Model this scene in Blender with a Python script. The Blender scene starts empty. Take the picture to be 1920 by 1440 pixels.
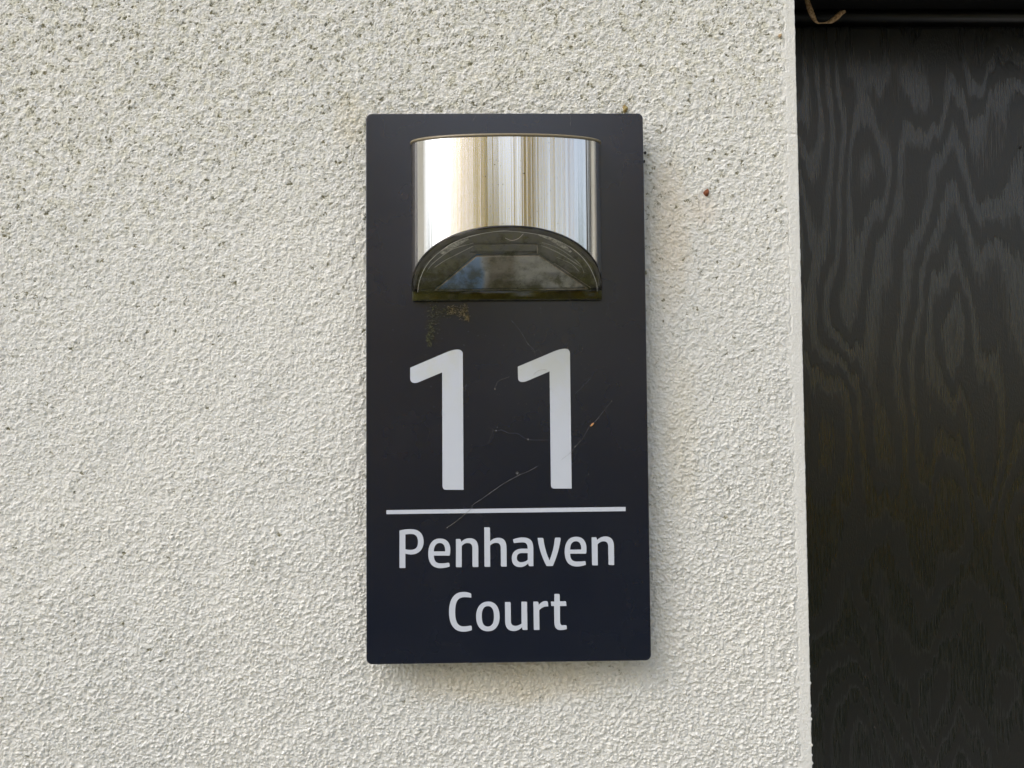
import bpy, bmesh, math, random
import numpy as np
from mathutils import Vector, Matrix

scene = bpy.context.scene
col = scene.collection
MM = 0.001

# ------------------------------------------------------------------ camera
cam_data = bpy.data.cameras.new("camera")
cam_data.sensor_width = 36.0
cam_data.lens = 27.0
cam_data.clip_start = 0.01
cam_data.clip_end = 500.0
cam = bpy.data.objects.new("camera", cam_data)
col.objects.link(cam)
cam.matrix_world = Matrix(((0.99979158, 0.00779347, -0.01886958, -0.00517654),
                           (-0.01855855, -0.03821904, -0.99909704, -0.43485546),
                           (-0.00850761, 0.99923899, -0.03806644, -0.01584191),
                           (0, 0, 0, 1)))
scene.camera = cam

# ------------------------------------------------------------------ light
SUN_ELEV, SUN_AZ = 46.0, 233.0        # bright thin cloud high on the viewer's left, no hard sun
SKY_STRENGTH, SUN_STRENGTH, EXPOSURE = 0.15, 1.0, 0.95
world = bpy.data.worlds.new("World")
scene.world = world
world.use_nodes = True
wn, wl = world.node_tree.nodes, world.node_tree.links
wn.clear()
sky = wn.new("ShaderNodeTexSky")
sky.sky_type = 'NISHITA'
sky.sun_disc = False
sky.sun_elevation = math.radians(SUN_ELEV)
sky.sun_rotation = math.radians(SUN_AZ)
sky.air_density, sky.dust_density, sky.ozone_density = 1.0, 3.0, 1.0
whs = wn.new("ShaderNodeHueSaturation")
whs.inputs["Saturation"].default_value = 0.58      # thin cloud over the blue
wbg = wn.new("ShaderNodeBackground")
wbg.inputs["Strength"].default_value = SKY_STRENGTH
wout = wn.new("ShaderNodeOutputWorld")
wl.new(sky.outputs[0], whs.inputs["Color"])
wl.new(whs.outputs[0], wbg.inputs["Color"])
wl.new(wbg.outputs[0], wout.inputs["Surface"])

sun_data = bpy.data.lights.new("sun", 'SUN')
sun_data.energy = SUN_STRENGTH
sun_data.angle = math.radians(50)
sun_data.color = (1.0, 0.965, 0.915)
sun = bpy.data.objects.new("sun", sun_data)
col.objects.link(sun)
_e, _a = math.radians(SUN_ELEV), math.radians(SUN_AZ)
to_sun = Vector((math.sin(_a) * math.cos(_e), math.cos(_a) * math.cos(_e), math.sin(_e)))
sun.rotation_euler = to_sun.to_track_quat('Z', 'Y').to_euler()

scene.view_settings.view_transform = 'Standard'
scene.view_settings.look = 'None'
scene.view_settings.exposure = EXPOSURE
scene.view_settings.gamma = 1.0
scene.view_settings.use_curve_mapping = False
scene.cycles.use_denoising = True
scene.cycles.max_bounces = 10
scene.cycles.transparent_max_bounces = 12
scene.cycles.glossy_bounces = 5


# ------------------------------------------------------------------ helpers
def tag(o, label=None, category=None, group=None, kind=None):
    for k, v in (("label", label), ("category", category), ("group", group), ("kind", kind)):
        if v:
            o[k] = v
    return o


def mesh_obj(name, verts, faces, material, parent=None, smooth=False, loc=(0, 0, 0)):
    me = bpy.data.meshes.new(name)
    me.from_pydata([tuple(v) for v in verts], [], faces)
    me.update()
    if smooth:
        me.shade_smooth()
    me.materials.append(material)
    o = bpy.data.objects.new(name, me)
    o.location = loc
    col.objects.link(o)
    if parent:
        o.parent = parent
    return o


def bm_obj(name, bm, material, parent=None, smooth=False):
    bmesh.ops.recalc_face_normals(bm, faces=bm.faces)
    me = bpy.data.meshes.new(name)
    bm.to_mesh(me)
    bm.free()
    if smooth:
        me.shade_smooth()
    me.materials.append(material)
    o = bpy.data.objects.new(name, me)
    col.objects.link(o)
    if parent:
        o.parent = parent
    return o


def empty(name, loc, parent=None):
    o = bpy.data.objects.new(name, None)
    o.empty_display_size = 0.02
    o.location = loc
    col.objects.link(o)
    if parent:
        o.parent = parent
    return o


def tube(points, radii, sides=8, squash=None):
    """verts, faces of a tube through 3-D points; radii per point; squash = (axis, factor) flattens it"""
    pts = [Vector(p) for p in points]
    if not hasattr(radii, "__len__"):
        radii = [radii] * len(pts)
    verts, faces = [], []
    up = Vector((0.31, 0.9, 0.27)).normalized()
    for i, p in enumerate(pts):
        t = (pts[min(i + 1, len(pts) - 1)] - pts[max(i - 1, 0)]).normalized()
        s = t.cross(up).normalized()
        b = s.cross(t).normalized()
        for k in range(sides):
            a = 2 * math.pi * k / sides
            f = squash if squash else 1.0
            verts.append(p + s * (math.cos(a) * radii[i]) + b * (math.sin(a) * radii[i] * f))
    for i in range(len(pts) - 1):
        for k in range(sides):
            a, b_ = i * sides + k, i * sides + (k + 1) % sides
            faces.append((a, b_, b_ + sides, a + sides))
    faces.append(tuple(range(sides))[::-1])
    faces.append(tuple(range((len(pts) - 1) * sides, len(pts) * sides)))
    return verts, faces


def smooth_path(pts, n=6):
    """Catmull-Rom through the points"""
    P = [Vector(p) for p in pts]
    P = [P[0] * 2 - P[1]] + P + [P[-1] * 2 - P[-2]]
    out = []
    for i in range(1, len(P) - 2):
        for k in range(n):
            t = k / n
            a, b, c, d = P[i - 1], P[i], P[i + 1], P[i + 2]
            out.append(0.5 * ((2 * b) + (c - a) * t + (2 * a - 5 * b + 4 * c - d) * t * t + (3 * b - a - 3 * c + d) * t ** 3))
    out.append(P[-2])
    return out


class Nodes:
    """small wrapper that builds a material node tree"""
    def __init__(self, name):
        self.m = bpy.data.materials.new(name)
        self.m.use_nodes = True
        self.t = self.m.node_tree
        self.n, self.l = self.t.nodes, self.t.links
        self.p = self.n["Principled BSDF"]
        self.out = self.n["Material Output"]

    def new(self, kind, **inputs):
        nd = self.n.new("ShaderNode" + kind)
        for k, v in inputs.items():
            self.set(nd, k, v)
        return nd

    def set(self, nd, k, v):
        sock = nd.inputs[int(k[1:])] if k[0] == "i" and k[1:].isdigit() else nd.inputs[k.replace("_", " ")]
        if hasattr(v, "is_linked") or isinstance(v, bpy.types.NodeSocket):
            self.l.new(v, sock)
        else:
            sock.default_value = v

    def coords(self, scale=(1, 1, 1), which="Object"):
        tc = self.new("TexCoord")
        mp = self.new("Mapping")
        mp.inputs["Scale"].default_value = scale
        self.l.new(tc.outputs[which], mp.inputs["Vector"])
        return mp.outputs[0]

    def noise(self, vec, scale, detail=2.0, rough=0.5, distortion=0.0):
        nd = self.new("TexNoise", Vector=vec, Scale=scale, Detail=detail, Roughness=rough, Distortion=distortion)
        return nd.outputs[0]

    def math(self, op, a, b=0.0, c=0.0, clamp=False):
        nd = self.new("Math")
        nd.operation = op
        nd.use_clamp = clamp
        for i, v in enumerate((a, b, c)):
            self.set(nd, "i%d" % i, v)
        return nd.outputs[0]

    def ramp(self, v, lo, hi, a=0.0, b=1.0):
        nd = self.new("MapRange", Value=v)
        nd.interpolation_type = 'SMOOTHSTEP'
        nd.inputs["From Min"].default_value = lo
        nd.inputs["From Max"].default_value = hi
        nd.inputs["To Min"].default_value = a
        nd.inputs["To Max"].default_value = b
        return nd.outputs[0]

    def mix(self, fac, a, b):
        nd = self.new("Mix")
        nd.data_type = 'RGBA'
        self.set(nd, "i0", fac)
        for idx, v in ((6, a), (7, b)):
            self.set(nd, "i%d" % idx, v if isinstance(v, bpy.types.NodeSocket) else (*v, 1.0)[:4])
        return nd.outputs[2]

    def bump(self, height, strength, distance, normal=None):
        nd = self.new("Bump", Height=height, Strength=strength, Distance=distance)
        if normal is not None:
            self.l.new(normal, nd.inputs["Normal"])
        return nd.outputs[0]

    def principled(self, **kw):
        for k, v in kw.items():
            key = k.replace("_", " ")
            if key == "Base Color" and not isinstance(v, bpy.types.NodeSocket):
                v = (*v, 1.0)[:4]
            sock = self.p.inputs[key]
            if isinstance(v, bpy.types.NodeSocket):
                self.l.new(v, sock)
            else:
                sock.default_value = v
        return self.m


def simple(name, color, rough=0.5, **kw):
    return Nodes(name).principled(Base_Color=color, Roughness=rough, **kw)


# ------------------------------------------------------------------ materials
def mat_render():
    N = Nodes("white_render")
    v = N.coords()
    sep = N.new("SeparateXYZ", Vector=v)
    X, Z = sep.outputs[0], sep.outputs[2]
    alg = N.new("Attribute"); alg.attribute_name = "algae"
    halo = N.new("Attribute"); halo.attribute_name = "film"
    big = N.noise(v, 9.0, 3.0, 0.55)
    mid = N.noise(v, 60.0, 3.0, 0.6)
    fine = N.noise(v, 900.0, 2.0, 0.6)
    base = N.mix(N.ramp(big, 0.3, 0.7), (0.745, 0.75, 0.725), (0.715, 0.725, 0.71))
    base = N.mix(N.math('MULTIPLY', N.ramp(fine, 0.45, 0.75), 0.22), base, (0.60, 0.60, 0.56))
    # greenish-yellow film of young algae, thicker where it has spread
    base = N.mix(N.math('MULTIPLY', halo.outputs["Fac"], 0.42), base, (0.53, 0.51, 0.335))
    # ochre run-off stains: a column right of the plaque and a smear under it
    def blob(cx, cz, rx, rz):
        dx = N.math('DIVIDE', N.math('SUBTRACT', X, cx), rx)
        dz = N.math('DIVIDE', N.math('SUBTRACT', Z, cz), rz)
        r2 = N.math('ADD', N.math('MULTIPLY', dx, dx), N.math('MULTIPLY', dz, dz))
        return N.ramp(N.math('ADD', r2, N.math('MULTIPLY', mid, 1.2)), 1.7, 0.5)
    for cx, cz, rx, rz, k, c in ((0.095, 0.085, 0.014, 0.05, 0.40, (0.66, 0.555, 0.40)),
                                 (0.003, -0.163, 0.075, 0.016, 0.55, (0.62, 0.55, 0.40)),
                                 (0.115, 0.098, 0.010, 0.012, 0.30, (0.66, 0.55, 0.42)),
                                 (0.10, -0.03, 0.012, 0.06, 0.28, (0.64, 0.59, 0.46)),
                                 (-0.085, 0.15, 0.012, 0.02, 0.35, (0.62, 0.56, 0.40))):
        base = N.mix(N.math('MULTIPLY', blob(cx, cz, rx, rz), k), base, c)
    # colonies of dark green-grey algae, each a speck of its own
    base = N.mix(N.math('MULTIPLY', alg.outputs["Fac"], 0.95), base, (0.15, 0.14, 0.065))
    far = N.new("Attribute"); far.attribute_name = "coarse"
    grit = N.math('MULTIPLY', N.noise(v, 480.0, 3.0, 0.6), far.outputs["Fac"])
    b = N.bump(N.noise(v, 1400.0, 3.0, 0.6), 0.45, 0.0004, N.bump(grit, 0.9, 0.0011))
    return N.principled(Base_Color=base, Roughness=0.82, Normal=b, Specular_IOR_Level=0.3)


def mat_plate():
    N = Nodes("anthracite_plate")
    v = N.coords()
    sp = N.noise(v, 1500.0, 1.0, 0.5)
    dust = N.noise(v, 40.0, 4.0, 0.6)
    c = N.mix(N.ramp(dust, 0.45, 0.8, 0.0, 0.35), (0.0046, 0.0070, 0.0195), (0.0078, 0.0105, 0.0225))
    c = N.mix(N.ramp(sp, 0.79, 0.83, 0.0, 0.5), c, (0.16, 0.16, 0.14))
    r = N.math('ADD', N.math('MULTIPLY', N.noise(v, 18.0, 4.0, 0.6), 0.14), 0.20)
    b = N.bump(N.noise(v, 2500.0, 2.0), 0.05, 0.0002)
    return N.principled(Base_Color=c, Roughness=r, Normal=b, Specular_IOR_Level=0.85)


def mat_letter():
    N = Nodes("white_vinyl")
    v = N.coords()
    sp = N.noise(v, 1100.0, 1.0, 0.5)
    d = N.noise(v, 55.0, 4.0, 0.65)
    sep = N.new("SeparateXYZ", Vector=v)
    top = N.ramp(sep.outputs[2], -0.03, 0.02)
    c = N.mix(N.math('MULTIPLY', N.ramp(d, 0.35, 0.65), N.math('MULTIPLY', top, 0.6)), (0.55, 0.595, 0.68), (0.535, 0.555, 0.49))
    c = N.mix(N.math('MULTIPLY', N.ramp(sp, 0.76, 0.82), N.math('ADD', N.math('MULTIPLY', top, 0.6), 0.1)), c, (0.14, 0.14, 0.10))
    return N.principled(Base_Color=c, Roughness=0.42)


def mat_metal():
    N = Nodes("brushed_steel")
    tc = N.new("TexCoord")
    uv = tc.outputs["UV"]
    mp = N.new("Mapping"); N.l.new(uv, mp.inputs["Vector"]); mp.inputs["Scale"].default_value = (0.0, 1.0, 1.0)
    wav = N.noise(mp.outputs[0], 26.0, 4.0, 0.62)          # faint roll waviness round the curve
    mp2 = N.new("Mapping"); N.l.new(uv, mp2.inputs["Vector"]); mp2.inputs["Scale"].default_value = (260.0, 1.2, 1.0)
    brush = N.noise(mp2.outputs[0], 3.0, 3.0, 0.6)
    v = N.coords()
    sp = N.noise(v, 900.0, 1.0, 0.4)
    c = N.mix(N.ramp(sp, 0.75, 0.79, 0.0, 0.85), (0.83, 0.81, 0.77), (0.12, 0.10, 0.07))
    b = N.bump(wav, 0.35, 0.0007)
    b = N.bump(brush, 0.05, 0.0001, b)
    tg = N.new("Tangent"); tg.direction_type = 'UV_MAP'; tg.uv_map = "brush"
    r = N.math('ADD', N.math('MULTIPLY', brush, 0.05), 0.125)
    return N.principled(Base_Color=c, Metallic=1.0, Roughness=r, Anisotropic=1.0, Normal=b, Tangent=tg.outputs[0])


def mat_door():
    N = Nodes("black_woodgrain")
    tc = N.new("TexCoord")
    P = tc.outputs["Object"]
    def mapped(sx, sz, loc=(0, 0, 0)):
        m = N.new("Mapping"); N.l.new(P, m.inputs["Vector"])
        m.inputs["Scale"].default_value = (sx, 0.0, sz); m.inputs["Location"].default_value = loc
        return m.outputs[0]
    zig = N.noise(mapped(55.0, 2.5), 1.0, 2.0, 0.6)           # figure steps up and down from fibre to fibre
    sepd = N.new("SeparateXYZ", Vector=P)
    zz = N.math('ADD', sepd.outputs[2], N.math('MULTIPLY', zig, 0.075))
    cmb = N.new("CombineXYZ", X=N.math('MULTIPLY', sepd.outputs[0], 13.0), Y=0.35, Z=N.math('MULTIPLY', zz, 4.6))
    field = N.noise(cmb.outputs[0], 1.0, 1.6, 0.45, 0.0)
    streak = N.noise(mapped(1100.0, 45.0), 1.0, 2.0, 0.6)
    micro = N.noise(mapped(1000.0, 420.0), 1.0, 2.0, 0.6)
    s = N.math('ADD', N.math('MULTIPLY', field, 17.0), N.math('MULTIPLY', streak, 0.75))
    tri = N.math('PINGPONG', s, 0.5)
    late = N.ramp(tri, 0.19, 0.31)                            # smooth, glossier bands between coarse open-pored ones
    pore = N.math('MULTIPLY', N.ramp(streak, 0.45, 0.62), late)
    h = N.math('ADD', N.math('MULTIPLY', pore, -0.35), N.math('MULTIPLY', N.math('MULTIPLY', micro, N.math('SUBTRACT', 1.0, late)), 1.3))
    r = N.math('ADD', N.math('MULTIPLY', late, -0.12), N.math('ADD', 0.38, N.math('MULTIPLY', pore, 0.05)))
    b = N.bump(h, 0.5, 0.0004)
    return N.principled(Base_Color=(0.0018, 0.0018, 0.0019), Roughness=r, Normal=b, Specular_IOR_Level=N.math('ADD', 0.66, N.math('MULTIPLY', late, 0.26)), Coat_Weight=0.22, Coat_Roughness=0.26)


def mat_clear(name, tint, dirt_amount, rough=0.06):
    """clear plastic: mostly lets light through, mirrors a little, carries a film of algae"""
    N = Nodes(name)
    v = N.coords()
    tr = N.new("BsdfTransparent", Color=(*tint, 1.0))
    gl = N.new("BsdfGlossy", Color=(1, 1, 1, 1), Roughness=rough)
    fr = N.new("Fresnel", IOR=1.49)
    m1 = N.new("MixShader"); N.l.new(fr.outputs[0], m1.inputs[0]); N.l.new(tr.outputs[0], m1.inputs[1]); N.l.new(gl.outputs[0], m1.inputs[2])
    d = N.noise(v, 130.0, 5.0, 0.7)
    sp_ = N.new("SeparateXYZ", Vector=v)
    foot = N.math('ADD', N.ramp(sp_.outputs[2], 0.074, 0.050), N.ramp(sp_.outputs[0], -0.020, -0.050, 0.0, 0.6))   # algae spreads from the foot and one corner
    dirt = N.math('MULTIPLY', N.ramp(N.math('ADD', d, N.math('MULTIPLY', foot, 0.13)), 0.50, 0.76), dirt_amount)
    df = N.new("BsdfDiffuse", Color=(0.085, 0.085, 0.03, 1.0))
    m2 = N.new("MixShader"); N.l.new(dirt, m2.inputs[0]); N.l.new(m1.outputs[0], m2.inputs[1]); N.l.new(df.outputs[0], m2.inputs[2])
    N.l.new(m2.outputs[0], N.out.inputs["Surface"])
    return N.m


def mat_tray():
    N = Nodes("smoky_tray")
    v = N.coords()
    d = N.noise(v, 90.0, 5.0, 0.65)
    c = N.mix(N.ramp(d, 0.42, 0.72), (0.17, 0.17, 0.145), (0.20, 0.20, 0.06))
    return N.principled(Base_Color=c, Roughness=0.45)


def mat_cell():
    N = Nodes("solar_cell")
    v = N.coords()
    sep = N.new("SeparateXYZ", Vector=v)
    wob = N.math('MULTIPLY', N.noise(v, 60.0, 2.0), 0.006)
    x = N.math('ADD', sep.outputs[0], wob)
    blue_reflection = N.ramp(x, -0.0085, -0.0115)  # blue reflection painted into the left end of the cell
    mid = N.math('MULTIPLY', N.ramp(x, -0.010, -0.005), N.ramp(x, 0.012, 0.004))  # brown middle of the same painted reflection
    n = N.noise(v, 110.0, 5.0, 0.65)
    c = N.mix(N.ramp(n, 0.3, 0.7), (0.52, 0.53, 0.55), (0.66, 0.67, 0.62))
    c = N.mix(mid, c, (0.30, 0.27, 0.20))
    c = N.mix(blue_reflection, c, N.mix(n, (0.24, 0.44, 0.82), (0.36, 0.57, 0.88)))
    sp = N.noise(v, 420.0, 2.0, 0.5)
    c = N.mix(N.ramp(sp, 0.72, 0.76, 0.0, 0.8), c, (0.03, 0.03, 0.015))
    return N.principled(Base_Color=c, Roughness=0.16, Specular_IOR_Level=0.5)


M_RENDER = mat_render()
M_PLATE = mat_plate()
M_LETTER = mat_letter()
M_METAL = mat_metal()
M_DOOR = mat_door()
M_CLEAR = mat_clear("clear_cover", (0.95, 0.945, 0.90), 0.62, 0.03)
M_RIM = mat_clear("smoky_rim", (0.84, 0.82, 0.76), 0.12, 0.06)
M_LIP = mat_clear("algae_lip", (0.50, 0.48, 0.36), 0.55, 0.08)
M_TRAY = mat_tray()
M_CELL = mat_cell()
M_EDGE = simple("pale_edge", (0.86, 0.79, 0.70), 0.2)
M_RIB = simple("frosted_rib", (0.82, 0.82, 0.77), 0.25)
M_GASKET = simple("dark_gasket", (0.012, 0.010, 0.008), 0.4)
M_CAP = simple("tan_end_cap", (0.20, 0.165, 0.10), 0.4)
M_BLACK = simple("black_paint", (0.010, 0.010, 0.010), 0.38)
M_WEB = simple("cobweb_silk", (0.17, 0.165, 0.155), 0.6)
M_SPECK = simple("black_speck", (0.008, 0.007, 0.006), 0.5)


# ------------------------------------------------------------------ the rendered wall
PX = 0.40 * MM                 # grid step of the relief
NN = 1200
rng = np.random.default_rng(11)
_k = np.fft.fftfreq(NN, PX)
_KX, _KZ = np.meshgrid(_k, _k)


def band(lam, width=0.45, stretch=1.0, tilt=0.0):
    """band-limited noise, unit deviation, wavelength lam (m); stretch > 1 draws it out sideways"""
    c, s = math.cos(tilt), math.sin(tilt)
    a = (_KX * c + _KZ * s) * stretch
    b = (-_KX * s + _KZ * c)
    kk = np.sqrt(a * a + b * b) + 1e-9
    f = np.exp(-(np.log(kk * lam) ** 2) / (2 * width ** 2))
    f[0, 0] = 0
    w = np.fft.ifft2(np.fft.fft2(rng.standard_normal((NN, NN))) * f).real
    return w / w.std()


def sstep(x, a, b):
    t = np.clip((x - a) / (b - a), 0, 1)
    return t * t * (3 - 2 * t)


EDGE = 0.16956                 # the wall's corner beside the door
STRIP = 0.1620                 # where the smooth corner bead begins


def axis(lo, hi, far_lo, far_hi):
    a = np.arange(round(lo / PX), round(hi / PX) + 1) * PX
    out, step, x = [], PX, lo
    while x > far_lo:
        step = min(step * 1.35, 0.06); x -= step; out.append(x)
    left = out[::-1]
    out, step, x = [], PX, hi
    if far_hi > hi:
        while x < far_hi:
            step = min(step * 1.35, 0.06); x += step; out.append(x)
    return np.concatenate([left, a, out])


xs = axis(-0.2960, 0.1688, -3.5, 0.1688)
zs = axis(-0.2240, 0.2320, -1.45, 1.3)
nx, nz = len(xs), len(zs)
IX = np.round(xs / PX).astype(int) % NN
IZ = np.round(zs / PX).astype(int) % NN
XX, ZZ = np.meshgrid(xs, zs)


def at(noise):
    return noise[np.ix_(IZ, IX)]


def grains(cell, rmin, rmax, keep, warp, long=1.0):
    """scattered grains: for every point the height of the tallest of the rounded crumbs round it
    (0..1); keep = array of the chance that a cell holds one; warp makes their outlines uneven"""
    u, w = (XX + warp[0]) / cell, (ZZ + warp[1]) / cell
    iu, iw = np.floor(u).astype(int), np.floor(w).astype(int)
    best = np.zeros_like(u)
    T = 4096
    tab = rng.random((5, T))
    for du in (-1, 0, 1):
        for dw in (-1, 0, 1):
            a, b = iu + du, iw + dw
            hsh = ((a * 7919 + b * 104729) ^ (a * b * 31 + 977)) % T
            cx = a + 0.1 + 0.8 * tab[0][hsh]; cz = b + 0.1 + 0.8 * tab[1][hsh]
            r = (rmin + (rmax - rmin) * tab[2][hsh] ** 1.6) / cell
            ang = tab[4][hsh] * 1.6 - 0.9
            dx, dz = u - cx, w - cz
            p = (dx * np.cos(ang) + dz * np.sin(ang)) / long; q = -dx * np.sin(ang) + dz * np.cos(ang)
            t = np.clip(1 - (p * p + q * q) / (r * r), 0, 1)
            hh = t ** 0.75 * (0.45 + 0.55 * r * cell / rmax)
            best = np.maximum(best, np.where(tab[3][hsh] < keep, hh, 0))
    return best


g2 = at(band(2.4 * MM, 0.45)); g1 = at(band(1.3 * MM, 0.35)); g6 = at(band(7 * MM, 0.5, 0.9, 0.4)); g60 = at(band(55 * MM, 0.5))
clus = at(band(16 * MM, 0.6)); clus2 = at(band(9 * MM, 0.5)); filmn = at(band(10 * MM, 0.5))
wx, wz = at(band(2.2 * MM, 0.4)) * 0.00028, at(band(2.2 * MM, 0.4)) * 0.00028
wx += at(band(1.1 * MM, 0.3)) * 0.00012
low = sstep(-ZZ + 0.25 * XX + 0.02 * g60, -0.06, 0.16)          # towards the foot of the picture the grain is coarser and rounder
high = 1 - low
L1 = grains(1.85 * MM, 0.48 * MM, 1.12 * MM, 0.30 + 0.30 * low + 0.14 * clus2, (wx, wz), 1.25)
L2 = grains(1.15 * MM, 0.36 * MM, 0.68 * MM, 0.50 + 0.12 * low + 0.12 * clus, (wx * 0.8, wz * 0.8), 1.2)
h = 0.10 * g6 + 0.075 * g2 + 0.06 * g1 + 0.10 * g60
h += (0.30 + 0.38 * low) * L1 + (0.24 + 0.16 * low) * L2
# algae colonies: mostly on the upper half, in clusters, fading out downwards
dens = np.clip(0.05 * sstep(ZZ, -0.2, 0.05) + 0.30 * sstep(ZZ - 0.04 * XX, -0.02, 0.14) + 0.70 * sstep(ZZ - 0.10 * XX, 0.07, 0.23) + 0.12 * sstep(-XX, 0.1, 0.28), 0, 1.1)
cl = np.clip(0.5 + 0.42 * clus + 0.26 * clus2, 0.03, 1.3)
S1 = grains(3.4 * MM, 0.32 * MM, 0.88 * MM, 0.80 * dens * cl, (wx * 1.5, wz * 1.5), 1.45)
S2 = grains(2.1 * MM, 0.30 * MM, 0.60 * MM, 0.70 * dens * cl + 0.02, (wx * 1.3, wz * 1.3), 1.3)
algae = np.clip(sstep(S1, 0.01, 0.22) * (0.86 + 0.12 * clus2) + sstep(S2, 0.02, 0.35) * 0.66, 0, 0.95)
h -= 0.30 * sstep(S1, 0.0, 0.7)
near_speck = grains(6.5 * MM, 2.0 * MM, 3.4 * MM, 0.8 * dens * cl, (wx * 2, wz * 2), 1.3)
film = np.clip(0.20 + 0.24 * filmn + 0.60 * near_speck, 0, 1) * np.clip(0.20 + 0.95 * dens, 0, 1)
# corner bead: smooth trowelled strip, a hairline joint along it, a crack across it
near = sstep(XX, STRIP - 0.0012 + 0.0006 * g2, STRIP + 0.0010 + 0.0006 * g2)
crack_z = 0.1420 + 0.0004 * np.sin(XX * 3000)
inset = np.where(ZZ > 0.1420, 0.05, 0.0)
hs = 0.25 + 0.02 * g6 + 0.025 * g1 + 0.03 * g2 + 0.05 * L2 * (L2 > 0.75) + 0.03 * g60 - inset
hs -= 0.5 * np.exp(-((XX - STRIP - 0.0009 - 0.0003 * g6) / 0.00035) ** 2) * sstep(clus, -0.6, 0.8)
h = h * (1 - near) + hs * near
h -= 0.35 * np.exp(-((ZZ - crack_z) / 0.0004) ** 2) * sstep(XX, STRIP - 0.004, STRIP - 0.001)
algae *= (1 - 0.85 * near)
film *= (1 - 0.6 * near)
# beyond the modelled stretch the mesh coarsens: the relief goes over into the material there
far = np.maximum(sstep(-XX, 0.297, 0.303), np.maximum(sstep(ZZ, 0.233, 0.239), sstep(-ZZ, 0.225, 0.231)))
h = h * (1 - far) + 0.18 * far
algae *= 1 - far
Y = -h * MM
# round the corner into the reveal
extra = []
lump_edge = at(band(5 * MM, 0.4))[:, -1] * sstep(-zs, 0.10, 0.19)
rag = 0.00005 * at(band(9 * MM, 0.5))[:, -1] + 0.00050 * np.maximum(lump_edge - 0.5, 0) + np.where(zs > 0.1420, -0.00012, 0.0)
for dx, dy in ((0.00035, 0.00005), (0.00052, 0.00025), (0.00056, 0.0006), (0.00056, 0.004), (0.00056, 0.03), (0.00056, 0.135)):
    w = min(1.0, dx / 0.0005)
    extra.append((xs[-1] + dx + rag * w, (Y[:, -1] if dy < 0.01 else Y[:, -1] * 0 - 0.0002) + dy))
XA = np.concatenate([XX] + [e[0][:, None] for e in extra], 1)
YA = np.concatenate([Y] + [e[1][:, None] for e in extra], 1)
ZA = np.concatenate([ZZ] + [ZZ[:, -1:]] * len(extra), 1)
AL = np.concatenate([algae] + [algae[:, -1:] * 0] * len(extra), 1)
FA = np.concatenate([far] + [far[:, -1:]] * len(extra), 1)
FI = np.concatenate([film] + [film[:, -1:]] * len(extra), 1)
nr, nc = XA.shape
idx = np.arange(nr * nc).reshape(nr, nc)
quads = np.stack([idx[:-1, :-1], idx[:-1, 1:], idx[1:, 1:], idx[1:, :-1]], -1).reshape(-1, 4)
me = bpy.data.meshes.new("wall")
me.vertices.add(nr * nc)
me.vertices.foreach_set("co", np.stack([XA, YA, ZA], -1).astype(np.float32).ravel())
me.loops.add(quads.size)
me.loops.foreach_set("vertex_index", quads.astype(np.int32).ravel())
me.polygons.add(len(quads))
me.polygons.foreach_set("loop_start", np.arange(0, quads.size, 4, dtype=np.int32))
me.polygons.foreach_set("loop_total", np.full(len(quads), 4, dtype=np.int32))
me.update()
me.shade_smooth()
for nm, arr in (("algae", AL), ("film", FI), ("coarse", FA)):
    a = me.attributes.new(nm, 'FLOAT', 'POINT')
    a.data.foreach_set("value", arr.astype(np.float32).ravel())
me.materials.append(M_RENDER)
wall = bpy.data.objects.new("wall", me)
wall.location = (-0.002, -0.005, 0)
col.objects.link(wall)
tag(wall, "off-white rough rendered wall speckled with dark algae behind the house sign", kind="structure")

# ------------------------------------------------------------------ the black door in its recess
DY = 0.100
door = empty("door", (0.16, DY, -1.38))
tag(door, "black woodgrain door recessed beside the rendered wall", "door")


def box(bm, x0, x1, y0, y1, z0, z1, bevel=0.0, seg=2):
    g = bmesh.ops.create_cube(bm, size=1.0)
    for v in g["verts"]:
        v.co = Vector(((x0 + x1) / 2 + v.co.x * (x1 - x0), (y0 + y1) / 2 + v.co.y * (y1 - y0), (z0 + z1) / 2 + v.co.z * (z1 - z0)))
    if bevel:
        es = {e for v in g["verts"] for e in v.link_edges}
        bmesh.ops.bevel(bm, geom=list(es), offset=bevel, segments=seg, affect='EDGES', profile=0.5)


def door_part(name, mat, *a, **k):
    bm = bmesh.new()
    box(bm, *a, **k)
    o = bm_obj(name, bm, mat)
    o.parent = door
    o.matrix_parent_inverse = Matrix.Translation(door.location).inverted()
    return o


door_part("door_panel", M_DOOR, 0.1655, 1.05, DY, DY + 0.035, -1.38, 0.2598, bevel=0.0030)
# moulded head rail: groove, then a rolled bead, then the frame head above
bm = bmesh.new()
prof = [(DY + 0.010, 0.2600), (DY + 0.008, 0.2612), (DY + 0.003, 0.2625), (DY + 0.000, 0.2642), (DY - 0.0015, 0.2665), (DY - 0.0005, 0.2690), (DY + 0.002, 0.2705),
        (DY + 0.002, 0.2718), (DY + 0.03, 0.2718), (DY + 0.03, 0.2600)]
rings = []
for x in (0.1655, 1.05):
    rings.append([bm.verts.new((x, y, z)) for y, z in prof])
for i in range(len(prof)):
    j = (i + 1) % len(prof)
    bm.faces.new((rings[0][i], rings[0][j], rings[1][j], rings[1][i]))
bm.faces.new(rings[0]); bm.faces.new(rings[1][::-1])
o = bm_obj("head_moulding", bm, M_BLACK, smooth=True)
o.parent = door; o.matrix_parent_inverse = Matrix.Translation(door.location).inverted()
door_part("frame_head", M_BLACK, 0.1702, 1.10, 0.004, DY + 0.05, 0.2722, 0.33, bevel=0.003)
door_part("frame_jamb", M_BLACK, 1.055, 1.10, 0.004, DY + 0.05, -1.38, 0.2715, bevel=0.003)

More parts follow.
